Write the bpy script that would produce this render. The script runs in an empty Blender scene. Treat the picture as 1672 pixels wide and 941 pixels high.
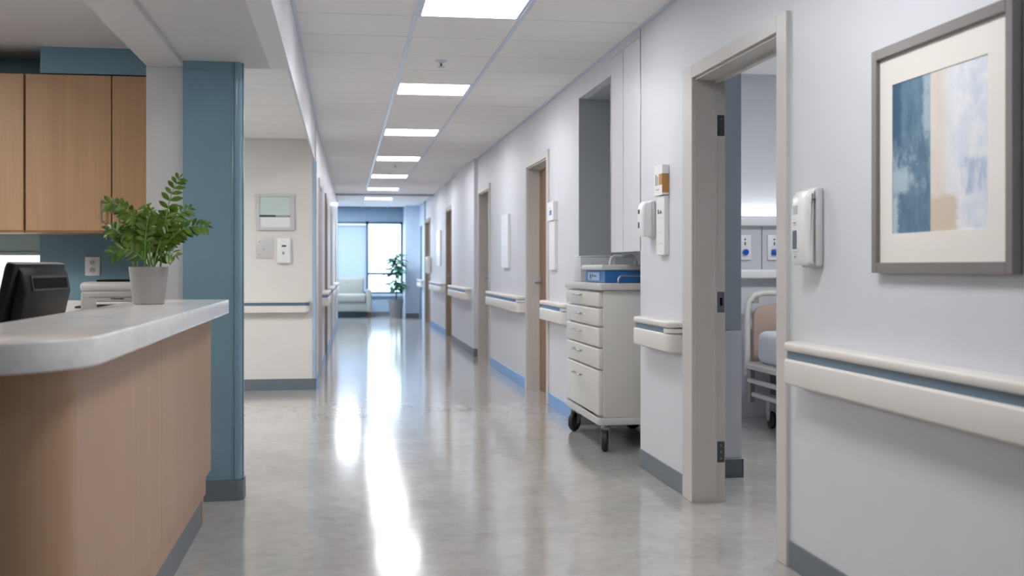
import bpy, bmesh, math, random
from mathutils import Vector, Matrix
random.seed(7)
sc = bpy.context.scene
COL = sc.collection
PI = math.pi

# ------------------------------------------------------------------ materials
def lin(c):
    r = []
    for v in c:
        v = v / 255.0
        r.append(v / 12.92 if v <= 0.04045 else ((v + 0.055) / 1.055) ** 2.4)
    return (r[0], r[1], r[2], 1.0)

def base_mat(name):
    m = bpy.data.materials.new(name)
    m.use_nodes = True
    nt = m.node_tree
    return m, nt, nt.nodes['Principled BSDF']

def mat(name, c, rough=0.5, metal=0.0, spec=0.5, var=0.03, scale=6.0, stretch=(1, 1, 1), bump=0.0, bscale=200.0, coat=0.0):
    m, nt, b = base_mat(name)
    N, L = nt.nodes, nt.links
    b.inputs['Roughness'].default_value = rough
    b.inputs['Metallic'].default_value = metal
    b.inputs['Specular IOR Level'].default_value = spec
    b.inputs['Coat Weight'].default_value = coat
    tc = N.new('ShaderNodeTexCoord')
    mp = N.new('ShaderNodeMapping')
    mp.inputs['Scale'].default_value = stretch
    L.new(tc.outputs['Object'], mp.inputs['Vector'])
    nz = N.new('ShaderNodeTexNoise')
    nz.inputs['Scale'].default_value = scale
    nz.inputs['Detail'].default_value = 4
    L.new(mp.outputs['Vector'], nz.inputs['Vector'])
    rp = N.new('ShaderNodeValToRGB')
    col = lin(c)
    rp.color_ramp.elements[0].position = 0.3
    rp.color_ramp.elements[1].position = 0.7
    rp.color_ramp.elements[0].color = tuple(x * (1 - var) for x in col[:3]) + (1,)
    rp.color_ramp.elements[1].color = tuple(min(1, x * (1 + var)) for x in col[:3]) + (1,)
    L.new(nz.outputs['Fac'], rp.inputs['Fac'])
    L.new(rp.outputs['Color'], b.inputs['Base Color'])
    if bump:
        n2 = N.new('ShaderNodeTexNoise')
        n2.inputs['Scale'].default_value = bscale
        L.new(tc.outputs['Object'], n2.inputs['Vector'])
        bp = N.new('ShaderNodeBump')
        bp.inputs['Strength'].default_value = bump
        bp.inputs['Distance'].default_value = 0.002
        L.new(n2.outputs['Fac'], bp.inputs['Height'])
        L.new(bp.outputs['Normal'], b.inputs['Normal'])
    return m

def emit(name, c, s):
    m = bpy.data.materials.new(name)
    m.use_nodes = True
    nt = m.node_tree
    nt.nodes.clear()
    e = nt.nodes.new('ShaderNodeEmission')
    e.inputs['Color'].default_value = lin(c)
    e.inputs['Strength'].default_value = s
    o = nt.nodes.new('ShaderNodeOutputMaterial')
    nt.links.new(e.outputs[0], o.inputs[0])
    return m

def mat_floor():
    m, nt, b = base_mat('polished_floor')
    N, L = nt.nodes, nt.links
    tc = N.new('ShaderNodeTexCoord')
    n1 = N.new('ShaderNodeTexNoise'); n1.inputs['Scale'].default_value = 2.2; n1.inputs['Detail'].default_value = 9; n1.inputs['Roughness'].default_value = 0.62
    n2 = N.new('ShaderNodeTexNoise'); n2.inputs['Scale'].default_value = 14; n2.inputs['Detail'].default_value = 6; n2.inputs['Distortion'].default_value = 0.8
    for n in (n1, n2): L.new(tc.outputs['Object'], n.inputs['Vector'])
    mx = N.new('ShaderNodeMix'); mx.data_type = 'FLOAT'; mx.inputs[0].default_value = 0.45
    L.new(n1.outputs['Fac'], mx.inputs[2]); L.new(n2.outputs['Fac'], mx.inputs[3])
    rp = N.new('ShaderNodeValToRGB')
    e = rp.color_ramp.elements
    e[0].position = 0.32; e[0].color = lin((160, 157, 154))
    e[1].position = 0.68; e[1].color = lin((188, 185, 182))
    L.new(mx.outputs[0], rp.inputs['Fac']); L.new(rp.outputs['Color'], b.inputs['Base Color'])
    r2 = N.new('ShaderNodeMapRange')
    r2.inputs['To Min'].default_value = 0.11; r2.inputs['To Max'].default_value = 0.15
    L.new(n1.outputs['Fac'], r2.inputs['Value']); L.new(r2.outputs[0], b.inputs['Roughness'])
    b.inputs['Specular IOR Level'].default_value = 0.6
    b.inputs['Coat Weight'].default_value = 0.25
    b.inputs['Coat Roughness'].default_value = 0.1
    bp = N.new('ShaderNodeBump'); bp.inputs['Strength'].default_value = 0.008; bp.inputs['Distance'].default_value = 0.003
    L.new(n2.outputs['Fac'], bp.inputs['Height']); L.new(bp.outputs['Normal'], b.inputs['Normal'])
    return m

def mat_wood(name, dark, light, rough=0.42):
    m, nt, b = base_mat(name)
    N, L = nt.nodes, nt.links
    tc = N.new('ShaderNodeTexCoord')
    mp = N.new('ShaderNodeMapping'); mp.inputs['Scale'].default_value = (1, 1, 0.035)
    L.new(tc.outputs['Object'], mp.inputs['Vector'])
    a = N.new('ShaderNodeTexNoise'); a.inputs['Scale'].default_value = 60; a.inputs['Detail'].default_value = 6
    c = N.new('ShaderNodeTexNoise'); c.inputs['Scale'].default_value = 9; c.inputs['Detail'].default_value = 3
    L.new(mp.outputs['Vector'], a.inputs['Vector']); L.new(mp.outputs['Vector'], c.inputs['Vector'])
    mx = N.new('ShaderNodeMix'); mx.data_type = 'FLOAT'; mx.inputs[0].default_value = 0.5
    L.new(a.outputs['Fac'], mx.inputs[2]); L.new(c.outputs['Fac'], mx.inputs[3])
    rp = N.new('ShaderNodeValToRGB'); e = rp.color_ramp.elements
    e[0].position = 0.3; e[0].color = lin(dark); e[1].position = 0.7; e[1].color = lin(light)
    L.new(mx.outputs[0], rp.inputs['Fac']); L.new(rp.outputs['Color'], b.inputs['Base Color'])
    b.inputs['Roughness'].default_value = rough
    return m

def mat_quartz():
    m, nt, b = base_mat('white_quartz')
    N, L = nt.nodes, nt.links
    tc = N.new('ShaderNodeTexCoord')
    n1 = N.new('ShaderNodeTexNoise'); n1.inputs['Scale'].default_value = 7; n1.inputs['Detail'].default_value = 10; n1.inputs['Roughness'].default_value = 0.65; n1.inputs['Distortion'].default_value = 1.2
    L.new(tc.outputs['Object'], n1.inputs['Vector'])
    rp = N.new('ShaderNodeValToRGB'); e = rp.color_ramp.elements
    e[0].position = 0.28; e[0].color = lin((228, 226, 225)); e[1].position = 0.5; e[1].color = lin((246, 245, 244))
    L.new(n1.outputs['Fac'], rp.inputs['Fac']); L.new(rp.outputs['Color'], b.inputs['Base Color'])
    b.inputs['Roughness'].default_value = 0.16
    return m

def mat_art():
    m, nt, b = base_mat('abstract_paint')
    N, L = nt.nodes, nt.links
    tc = N.new('ShaderNodeTexCoord')
    sp = N.new('ShaderNodeSeparateXYZ'); L.new(tc.outputs['Generated'], sp.inputs[0])
    def mth(op, a, c, clamp=False):
        n = N.new('ShaderNodeMath'); n.operation = op; n.use_clamp = clamp
        for i, v in enumerate((a, c)):
            if v is None: continue
            if isinstance(v, (int, float)): n.inputs[i].default_value = v
            else: L.new(v, n.inputs[i])
        return n.outputs[0]
    u = mth('SUBTRACT', 1.0, sp.outputs[1]); v = sp.outputs[2]
    def noise(sx, sz, scale, detail=6):
        cb = N.new('ShaderNodeCombineXYZ')
        L.new(mth('MULTIPLY', u, sx), cb.inputs[0]); L.new(mth('MULTIPLY', v, sz), cb.inputs[1])
        n = N.new('ShaderNodeTexNoise'); n.inputs['Scale'].default_value = scale; n.inputs['Detail'].default_value = detail
        n.inputs['Roughness'].default_value = 0.7
        L.new(cb.outputs[0], n.inputs['Vector']); return n.outputs['Fac']
    na = noise(2.0, 0.8, 6); nb = noise(3.0, 6.0, 5, 8); nc = noise(1.0, 1.0, 3.2, 8); nd = noise(5, 1.2, 3, 8)
    def step(x, a, w=0.02):      # smooth 0->1 at a
        n = N.new('ShaderNodeMapRange'); n.inputs['From Min'].default_value = a - w; n.inputs['From Max'].default_value = a + w
        L.new(x, n.inputs['Value']); return n.outputs[0]
    def inv(x): return mth('SUBTRACT', 1.0, x)
    def mul(*a):
        r = a[0]
        for q in a[1:]: r = mth('MULTIPLY', r, q)
        return r
    def mixc(f, A, B):
        n = N.new('ShaderNodeMix'); n.data_type = 'RGBA'
        if isinstance(f, float): n.inputs[0].default_value = f
        else: L.new(f, n.inputs[0])
        for i, x in ((6, A), (7, B)):
            if isinstance(x, tuple): n.inputs[i].default_value = lin(x)
            else: L.new(x, n.inputs[i])
        return n.outputs[2]
    jit = mth('MULTIPLY', mth('SUBTRACT', nb, 0.5), 0.10)
    uj = mth('ADD', u, jit); vj = mth('ADD', v, jit)
    # blue half
    blue = mixc(step(na, 0.5, 0.14), (66, 106, 134), (106, 140, 162))
    blue = mixc(mul(inv(step(uj, 0.10)), step(vj, 0.44)), blue, (46, 88, 122))
    blue = mixc(mul(inv(step(uj, 0.18)), step(vj, 0.27), inv(step(vj, 0.42))), blue, (168, 190, 204))
    wisp = mul(step(nc, 0.5, 0.05), step(vj, 0.30, 0.06), inv(step(vj, 0.58, 0.1)))
    blue = mixc(mul(wisp, step(nd, 0.45, 0.1)), blue, (172, 193, 206))
    wisp2 = mul(step(mth('ADD', u, mth('MULTIPLY', mth('SUBTRACT', nc, 0.5), 0.25)), 0.36, 0.02), step(nc, 0.46, 0.06), step(v, 0.40, 0.05))
    blue = mixc(mth('MULTIPLY', wisp2, 0.75), blue, (184, 203, 214))
    blue = mixc(mul(inv(step(uj, 0.06)), inv(step(vj, 0.25))), blue, (176, 196, 208))
    # pale half
    pale = mixc(step(na, 0.5, 0.2), (222, 225, 232), (242, 242, 245))
    pale = mixc(mul(step(nc, 0.5, 0.08), step(uj, 0.72, 0.1)), pale, (205, 215, 231))
    bl = mul(step(uj, 0.75), step(vj, 0.22), inv(step(vj, 0.42)), step(nd, 0.5, 0.06))
    pale = mixc(mth('MULTIPLY', bl, 0.8), pale, (165, 184, 208))
    pale = mixc(mul(step(u, 0.43, 0.003), inv(step(uj, 0.60, 0.05))), pale, mixc(step(nd, 0.5, 0.2), (222, 213, 203), (229, 223, 216)))
    pale = mixc(mul(inv(step(uj, 0.70)), inv(step(vj, 0.22))), pale, (214, 198, 178))
    col = mixc(step(u, 0.43, 0.002), blue, pale)
    L.new(col, b.inputs['Base Color'])
    b.inputs['Roughness'].default_value = 0.55
    return m

def mat_shade():
    m = bpy.data.materials.new('roller_shade_fabric'); m.use_nodes = True
    nt = m.node_tree; nt.nodes.clear()
    d = nt.nodes.new('ShaderNodeBsdfDiffuse'); d.inputs[0].default_value = lin((216, 226, 236))
    t = nt.nodes.new('ShaderNodeBsdfTranslucent'); t.inputs[0].default_value = lin((200, 214, 230))
    x = nt.nodes.new('ShaderNodeMixShader'); x.inputs[0].default_value = 0.5
    o = nt.nodes.new('ShaderNodeOutputMaterial')
    nt.links.new(d.outputs[0], x.inputs[1]); nt.links.new(t.outputs[0], x.inputs[2]); nt.links.new(x.outputs[0], o.inputs[0])
    return m

def mat_glass():
    m = bpy.data.materials.new('window_glass'); m.use_nodes = True
    nt = m.node_tree; nt.nodes.clear()
    g = nt.nodes.new('ShaderNodeBsdfGlossy'); g.inputs['Roughness'].default_value = 0.02
    t = nt.nodes.new('ShaderNodeBsdfTransparent'); t.inputs[0].default_value = (0.95, 0.98, 1, 1)
    f = nt.nodes.new('ShaderNodeFresnel'); f.inputs[0].default_value = 1.45
    x = nt.nodes.new('ShaderNodeMixShader'); o = nt.nodes.new('ShaderNodeOutputMaterial')
    nt.links.new(f.outputs[0], x.inputs[0]); nt.links.new(t.outputs[0], x.inputs[1]); nt.links.new(g.outputs[0], x.inputs[2])
    nt.links.new(x.outputs[0], o.inputs[0])
    return m

def mat_leaf(name, a, b_):
    m, nt, b = base_mat(name)
    N, L = nt.nodes, nt.links
    tc = N.new('ShaderNodeTexCoord'); n = N.new('ShaderNodeTexNoise'); n.inputs['Scale'].default_value = 25
    L.new(tc.outputs['Object'], n.inputs['Vector'])
    rp = N.new('ShaderNodeValToRGB'); e = rp.color_ramp.elements
    e[0].position = 0.35; e[0].color = lin(a); e[1].position = 0.65; e[1].color = lin(b_)
    L.new(n.outputs['Fac'], rp.inputs['Fac']); L.new(rp.outputs['Color'], b.inputs['Base Color'])
    b.inputs['Roughness'].default_value = 0.38
    return m

M = {}
M['floor'] = mat_floor()
M['wall'] = mat('wall_paint_grey_white', (217, 219, 225), 0.42, bump=0.05, bscale=350, var=0.012)
M['wall_cream'] = mat('wall_paint_warm_white', (226, 222, 217), 0.55, bump=0.05, bscale=350, var=0.012)
M['wall_blue'] = mat('wall_paint_slate_blue', (122, 156, 173), 0.42, var=0.02)
M['wall_daylit'] = mat('wall_daylit_blue_tint', (200, 216, 234), 0.5, var=0.02)  # blue daylight from the window put into the lobby wall colour
M['wall_blue_grey'] = mat('wall_paint_blue_grey', (168, 178, 188), 0.5, var=0.02)
M['lobby_blue'] = mat('lobby_paint_blue', (158, 184, 208), 0.5, var=0.02)
M['tile'] = mat('ceiling_tile', (243, 241, 240), 0.8, var=0.015, scale=40)
M['gap'] = mat('tile_gap', (48, 48, 48), 0.9)
M['grid'] = mat('ceiling_grid_daylit_tint', (208, 218, 236), 0.35)  # white bars tinted blue for the daylight they reflect
M['soffit'] = mat('soffit_paint', (205, 204, 206), 0.6, var=0.01)
M['base'] = mat('baseboard_grey_rubber', (110, 118, 124), 0.45)
M['base_blue'] = mat('baseboard_blue_rubber', (122, 168, 224), 0.4)
M['quartz'] = mat_quartz()
M['wood'] = mat_wood('maple_veneer', (182, 144, 108), (198, 160, 124))
M['wood_desk'] = mat_wood('desk_veneer', (174, 138, 106), (188, 152, 120))
M['wood_door'] = mat_wood('door_veneer', (134, 100, 72), (164, 126, 92))
M['frame'] = mat('door_frame_paint', (206, 202, 198), 0.38, var=0.015)
M['frame_dark'] = mat('door_frame_taupe', (150, 136, 122), 0.4)
M['steel'] = mat('brushed_steel', (176, 178, 180), 0.3, metal=1.0, stretch=(1, 1, 20))
M['hinge'] = mat('dark_steel_hinge', (104, 104, 106), 0.4, metal=0.8)
M['black'] = mat('black_plastic', (14, 14, 15), 0.45, spec=0.3)
M['darkgrey'] = mat('dark_grey_plastic', (70, 71, 74), 0.45)
M['rubber'] = mat('black_rubber', (38, 38, 40), 0.6)
M['rail'] = mat('cream_vinyl', (228, 223, 218), 0.36, var=0.012)
M['rail_blue'] = mat('steel_blue_vinyl', (98, 121, 138), 0.4)
M['rail_blue2'] = mat('bright_blue_vinyl', (88, 130, 176), 0.4)
M['white_plastic'] = mat('white_plastic', (238, 238, 238), 0.28, var=0.01)
M['grey_plastic'] = mat('light_grey_plastic', (205, 204, 204), 0.35, var=0.01)
M['cart'] = mat('cart_enamel', (214, 211, 206), 0.35, var=0.01)
M['cart_top'] = mat('cart_worktop', (200, 199, 198), 0.35, var=0.01)
M['tote_blue'] = mat('blue_plastic', (40, 108, 178), 0.3)
M['tote_label'] = mat('pale_blue_label', (150, 185, 225), 0.5)
M['pot'] = mat('matte_grey_ceramic', (158, 154, 151), 0.5)
M['soil'] = mat('dark_soil', (58, 46, 36), 0.9, var=0.4, scale=60, bump=0.8, bscale=80)
M['leaf'] = mat_leaf('zz_leaf', (58, 88, 22), (106, 138, 42))
M['stem'] = mat('green_stem', (110, 150, 62), 0.45)
M['leaf2'] = mat_leaf('tree_leaf', (30, 92, 70), (66, 138, 104))
M['trunk'] = mat('trunk_bark', (104, 92, 78), 0.8, var=0.2, scale=40)
M['pot2'] = mat('stone_planter', (128, 130, 134), 0.6)
M['upholstery'] = mat('sage_grey_upholstery', (158, 164, 160), 0.75, var=0.03, bump=0.2, bscale=600)
M['sofa_leg'] = mat('walnut_leg', (96, 76, 60), 0.5)
M['picture_frame'] = mat('pewter_frame', (132, 126, 125), 0.35, metal=0.2, stretch=(1, 1, 8))
M['mount'] = mat('ivory_mount_board', (238, 233, 227), 0.8, var=0.01)
M['art'] = mat_art()
M['print'] = mat('grey_print', (150, 152, 156), 0.6)
M['print_dark'] = mat('dark_print', (70, 74, 80), 0.6)
M['lcd'] = mat('indigo_window', (84, 92, 122), 0.15)
M['amber'] = mat('amber_panel', (188, 138, 72), 0.45)
M['knob_blue'] = mat('blue_knob', (20, 92, 190), 0.3)
M['bed_board'] = mat('taupe_laminate', (182, 160, 146), 0.5)
M['bed_metal'] = mat('bed_enamel', (214, 212, 206), 0.35)
M['bed_metal_dim'] = mat('bed_frame_grey', (150, 152, 152), 0.4)
M['linen'] = mat('white_linen', (224, 228, 232), 0.85, var=0.02, bump=0.3, bscale=30)
M['panel_grey'] = mat('headwall_laminate', (206, 208, 212), 0.3, var=0.01)
M['win_frame'] = mat('window_frame_blue_grey', (84, 116, 142), 0.4)
M['sill'] = mat('window_sill_pale', (196, 212, 226), 0.4)
M['shade'] = mat_shade()
M['glass'] = mat_glass()
M['lamp'] = emit('lamp_diffuser', (253, 253, 255), 17.0)
M['frost_lit'] = emit('lit_frosted_glass', (236, 250, 250), 2.2)
M['frost_grey'] = mat('green_grey_glass', (170, 190, 190), 0.25)
M['board_glass'] = mat('pale_green_board', (205, 220, 217), 0.15)
M['printer_body'] = mat('printer_grey', (176, 172, 170), 0.4)
M['bay_shade'] = mat('bay_shade_blue_grey', (172, 177, 183), 0.5, var=0.01)  # shade inside the recess put into this darker colour
M['guard_blue'] = mat('corner_guard_blue', (172, 194, 214), 0.3)
M['guard_slate'] = mat('corner_guard_slate', (124, 158, 176), 0.18, spec=0.8)

# ------------------------------------------------------------------ mesh builder
class MB:
    def __init__(s): s.bm = bmesh.new()
    def box(s, a, b, bev=0.0, seg=2):
        a, b = [min(p, q) for p, q in zip(a, b)], [max(p, q) for p, q in zip(a, b)]
        bm = s.bm
        v = [bm.verts.new((x, y, z)) for x in (a[0], b[0]) for y in (a[1], b[1]) for z in (a[2], b[2])]
        fs = [(0, 1, 3, 2), (4, 6, 7, 5), (0, 4, 5, 1), (2, 3, 7, 6), (0, 2, 6, 4), (1, 5, 7, 3)]
        faces = [bm.faces.new([v[i] for i in f]) for f in fs]
        if bev > 0:
            ed = list({e for f in faces for e in f.edges})
            bmesh.ops.bevel(bm, geom=ed, offset=bev, segments=seg, profile=0.5, affect='EDGES')
        return s
    def prism(s, poly, axis, a, b, bev=0.0, seg=2):
        # poly: 2D points in the two other axes (order x,y,z without axis)
        bm = s.bm
        def P(p, t):
            q = [p[0], p[1]]; q.insert(axis, t); return q
        lo = [bm.verts.new(P(p, a)) for p in poly]; hi = [bm.verts.new(P(p, b)) for p in poly]
        n = len(poly); faces = [bm.faces.new(lo[::-1]), bm.faces.new(hi)]
        for i in range(n): faces.append(bm.faces.new((lo[i], lo[(i + 1) % n], hi[(i + 1) % n], hi[i])))
        bmesh.ops.recalc_face_normals(bm, faces=faces)
        if bev > 0:
            ed = list({e for f in faces[:2] for e in f.edges})
            bmesh.ops.bevel(bm, geom=ed, offset=bev, segments=seg, profile=0.5, affect='EDGES')
        return s
    def tube(s, pts, r, n=10, r_end=None, cap=True):
        bm = s.bm
        pts = [Vector(p) for p in pts]
        rings = []
        up = None
        for i, p in enumerate(pts):
            t = (pts[min(i + 1, len(pts) - 1)] - pts[max(i - 1, 0)]).normalized()
            if up is None:
                up = Vector((0, 0, 1)) if abs(t.z) < 0.9 else Vector((1, 0, 0))
            x = t.cross(up).normalized(); up = x.cross(t).normalized()
            k = i / max(1, len(pts) - 1)
            rr = r if r_end is None else r + (r_end - r) * k
            rings.append([bm.verts.new(p + x * math.cos(2 * PI * j / n) * rr + up * math.sin(2 * PI * j / n) * rr) for j in range(n)])
        fs = []
        for i in range(len(rings) - 1):
            for j in range(n):
                fs.append(bm.faces.new((rings[i][j], rings[i][(j + 1) % n], rings[i + 1][(j + 1) % n], rings[i + 1][j])))
        if cap:
            fs.append(bm.faces.new(rings[0][::-1])); fs.append(bm.faces.new(rings[-1]))
        bmesh.ops.recalc_face_normals(bm, faces=fs)
        return s
    def lathe(s, prof, c, n=40, axis='z'):
        bm = s.bm; rings = []
        for r, h in prof:
            ring = []
            for j in range(n):
                a = 2 * PI * j / n
                if axis == 'z': p = (c[0] + r * math.cos(a), c[1] + r * math.sin(a), c[2] + h)
                elif axis == 'x': p = (c[0] + h, c[1] + r * math.cos(a), c[2] + r * math.sin(a))
                else: p = (c[0] + r * math.cos(a), c[1] + h, c[2] + r * math.sin(a))
                ring.append(bm.verts.new(p))
            rings.append(ring)
        fs = []
        for i in range(len(rings) - 1):
            for j in range(n):
                fs.append(bm.faces.new((rings[i][j], rings[i][(j + 1) % n], rings[i + 1][(j + 1) % n], rings[i + 1][j])))
        fs.append(bm.faces.new(rings[0][::-1])); fs.append(bm.faces.new(rings[-1]))
        bmesh.ops.recalc_face_normals(bm, faces=fs)
        return s
    def leaf(s, base, d, side, length, width, droop=0.25, fold=0.25):
        bm = s.bm
        base = Vector(base); d = Vector(d).normalized(); side = (Vector(side) - d * Vector(side).dot(d)).normalized()
        nrm = side.cross(d).normalized()
        prof = [(0, 0.06), (0.18, 0.62), (0.42, 1.0), (0.68, 0.82), (0.88, 0.36), (1.0, 0.03)]
        rows = []
        for t, w in prof:
            c = base + d * (t * length) - Vector((0, 0, 1)) * (droop * length * t * t)
            o = side * (w * width * 0.5); k = nrm * (fold * w * width * 0.5)
            rows.append([bm.verts.new(c - o + k), bm.verts.new(c), bm.verts.new(c + o + k)])
        for a, b in zip(rows, rows[1:]):
            for j in (0, 1): bm.faces.new((a[j], a[j + 1], b[j + 1], b[j]))
        return s
    def build(s, name, m, parent=None, sharp=35, kind=None):
        me = bpy.data.meshes.new(name)
        bmesh.ops.recalc_face_normals(s.bm, faces=s.bm.faces) if False else None
        s.bm.to_mesh(me); s.bm.free()
        o = bpy.data.objects.new(name, me); COL.objects.link(o)
        if parent is not None:
            o.parent = parent
            root = parent
            while root.parent: root = root.parent
            off = Vector(root.location)
            if off.length > 0:
                me.transform(Matrix.Translation(-off))
        for p in me.polygons: p.use_smooth = True
        me.set_sharp_from_angle(angle=math.radians(sharp))
        me.materials.append(m if not isinstance(m, str) else M[m])
        if kind: o['kind'] = kind
        return o

def B(a, b, bev=0.0, seg=2): return MB().box(a, b, bev, seg)
def thing(name, label, cat, loc=(0, 0, 0), group=None):
    o = bpy.data.objects.new(name, None); COL.objects.link(o)
    o.location = loc; o['label'] = label; o['category'] = cat
    if group: o['group'] = group
    o.empty_display_size = 0.05
    return o
def tag(o, label, cat, group=None):
    o['label'] = label; o['category'] = cat
    if group: o['group'] = group
    return o
def struct(name, mb, m, parent=None):
    return mb.build(name, m, parent, kind='structure')
def copy_tree(o, parent=None):
    c = o.copy(); COL.objects.link(c)
    if parent is not None: c.parent = parent
    for ch in list(o.children): copy_tree(ch, c)
    return c
def arc(cx, cy, r, a0, a1, n=10):
    return [(cx + r * math.cos(math.radians(a0 + (a1 - a0) * i / n)), cy + r * math.sin(math.radians(a0 + (a1 - a0) * i / n))) for i in range(n + 1)]

W = 1.735      # corridor face of the right wall
LX = -0.28     # corridor face of the left bulkhead
CH = 2.60      # corridor ceiling height
BACK = -6.0    # behind the camera
WT = 0.145     # right wall thickness
def lwx(y): return -0.27 + 0.0098 * (y - 10.96)

# ------------------------------------------------------------------ room shell
fl = MB().box((-4.2, BACK - 0.2, -0.12), (6.2, 27.5, 0.0))
struct('floor', fl, 'floor')

# ceiling tiles: real slabs with dark joints, light openings left out
LIGHT_END = [6.35 + 2.9 * k for k in range(7)]
PITCH = 0.58
cuts = [6.35 + PITCH * k for k in range(-22, 36)]
ceil = MB()
cols = [(LX - 0.02, 0.392), (0.408, 0.992), (1.008, W + 0.02)]
for a, b in zip(cuts, cuts[1:]):
    for ci, (x0, x1) in enumerate(cols):
        if ci == 1 and any(abs(b - e) < 0.01 for e in LIGHT_END): continue
        ceil.box((x0, a + 0.006, CH), (x1, b - 0.006, CH + 0.02), 0.002, 1)
ceil_o = struct('ceiling', ceil, 'tile')
struct('ceiling_deck', B((-0.4, BACK - 0.2, CH + 0.012), (2.1, 27.5, CH + 0.11)), 'gap', ceil_o)
g = MB()
for x in (0.40, 1.0): g.box((x - 0.012, BACK, CH - 0.006), (x + 0.012, 26.8, CH + 0.004))
g.box((LX - 0.01, BACK, CH - 0.012), (LX + 0.018, 24.0, CH - 0.001)); g.box((W - 0.018, BACK, CH - 0.01), (W + 0.01, 24.3, CH - 0.001))
struct('ceiling_grid', g, 'grid', ceil_o)

# right wall with its door openings and the cart bay
DOORS = [(4.30, 5.415), (9.50, 10.57), (13.40, 14.42), (17.9, 19.1), (22.9, 24.1)]
r = MB()
segs = [(BACK, 4.30), (5.415, 6.45), (8.22, 9.50), (10.57, 13.40), (14.42, 17.9), (19.1, 22.9), (24.1, 27.4)]
for a, b in segs: r.box((W, a, 0), (W + WT, b, CH + 0.06))
for a, b in DOORS: r.box((W, a, 2.13), (W + WT, b, CH + 0.06))
r.box((W, 6.45, 1.275), (W + 0.06, 7.19, CH + 0.06))           # panel over the near half of the bay
r.box((W, 7.19, 2.44), (W + WT, 8.22, CH + 0.06))               # header over the bay
r.box((W + WT, 6.051, 0), (2.185, 6.45, 2.72)); r.box((2.185, 6.051, 0), (2.203, 8.60, 2.72)); r.box((W + WT, 8.22, 0), (2.185, 8.6, 2.72))
r.box((W + 0.06, 6.45, 2.44), (2.185, 7.19, 2.56)); r.box((W + WT, 7.19, 2.44), (2.185, 8.22, 2.56))
r.box((W - 0.05, 14.62, 0), (W, 17.72, CH + 0.03))              # shallow projecting stretch beyond the third door
struct('wall_right', r, 'wall')
struct('wall_bay_liner', MB().box((W + 0.002, 8.213, 0), (2.184, 8.2195, 2.439)).box((2.178, 6.452, 0), (2.184, 8.213, 2.439)).box((W + 0.062, 6.452, 2.433), (2.178, 8.213, 2.439)), 'bay_shade')  # thin liner sheets, darkened to stand in for shade in the bay
t = MB(); t.box((W - 0.003, 6.86, 1.28), (W, 6.866, 2.55)); t.box((W - 0.003, 6.47, 2.545), (W, 7.19, 2.55))
struct('trim_1', t, 'grey_plastic')
t = MB(); t.box((W - 0.004, 6.44, 1.28), (W + 0.001, 6.452, 2.6)); t.box((W - 0.003, 7.186, 1.28), (W + 0.001, 7.196, 2.44))
struct('trim_2', t, 'steel')

def base(name, parts, m='base', h=0.105):
    b = MB()
    for a, c in parts: b.box((W - 0.008, a, 0), (W + 0.001, c, h), 0.002, 1)
    return struct(name, b, m)
base('baseboard_right_1', [(BACK, 4.19)])
base('baseboard_right_2', [(5.58, 6.452)])
base('baseboard_right_3', [(8.22, 9.43), (10.66, 13.33), (19.2, 22.8)], 'base_blue')
b = MB().box((W - 0.058, 14.62, 0), (W - 0.049, 17.72, 0.105)); b.box((W - 0.058, 14.612, 0), (W, 14.621, 0.105))
struct('baseboard_right_4', b, 'base')

# left side: bulkhead, soffit, beam, columns
struct('wall_left_upper', MB().prism([(LX - 0.10, -4), (LX, -4), (LX, 10.96), (lwx(24.0), 24.0), (lwx(24) - 0.1, 24.0), (LX - 0.015, 10.96), (LX - 0.015, 5.97), (LX - 0.1, 5.97)], 2, 2.213, CH + 0.06), 'wall')
struct('ceiling_soffit', B((-0.80, BACK, 2.215), (LX - 0.10, 5.98, 2.30)), 'soffit')
struct('ceiling_beam', B((-0.985, BACK, 2.19), (-0.80, 6.72, 2.46), 0.003, 1), 'soffit')
struct('column_white', B((-0.985, 5.85, 0), (-0.80, 6.72, 2.19)), 'soffit')
bc = MB().box((-0.80, 5.80, 0.0), (-0.545, 5.92, 2.215))
struct('column_blue', bc, 'wall_blue')
cgm = MB()
cgm.prism([(-0.55, 5.80)] + arc(-0.545, 5.83, 0.034, -90, 0, 8) + [(-0.511, 5.92), (-0.55, 5.92)], 2, 0.106, 2.215)
struct('trim_3', cgm, 'guard_slate')
cgm = MB(); cgm.box((-0.561, 5.794, 0.106), (-0.553, 5.803, 2.215), 0.003, 2)
cgm.box((-0.513, 5.83, 0.106), (-0.504, 5.85, 2.215), 0.004, 2)
struct('trim_4', cgm, 'guard_slate')
cb = MB().prism([(-0.81, 5.792)] + arc(-0.543, 5.832, 0.04, -90, 0, 6) + [(-0.503, 5.925), (-0.81, 5.925)], 2, 0, 0.105)
struct('baseboard_left_1', cb, 'base')

# side corridor (wall facing the camera) and its ceiling
struct('wall_side', B((-4.1, 10.96, 0), (-0.27, 11.1, 2.72)), 'wall_cream')
s = MB()
yy = [5.985, 6.55, 7.13, 7.71, 8.71, 9.29, 9.87, 10.45, 10.955]
for a, c in zip(yy, yy[1:]): s.box((-4.1, a + 0.003, 2.41), (LX - 0.015, c - 0.003, 2.43), 0.0015, 1)
s.box((-4.1, 5.98, 2.425), (LX - 0.015, 10.96, 2.5))
struct('ceiling_side', s, 'tile')
struct('wall_side_end', B((-4.2, 6.6, 0), (-4.1, 11.1, 2.6)), 'wall_cream')
b = MB().box((-4.1, 10.952, 0), (-0.268, 10.961, 0.105), 0.002, 1)
struct('baseboard_side', b, 'base')

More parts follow.
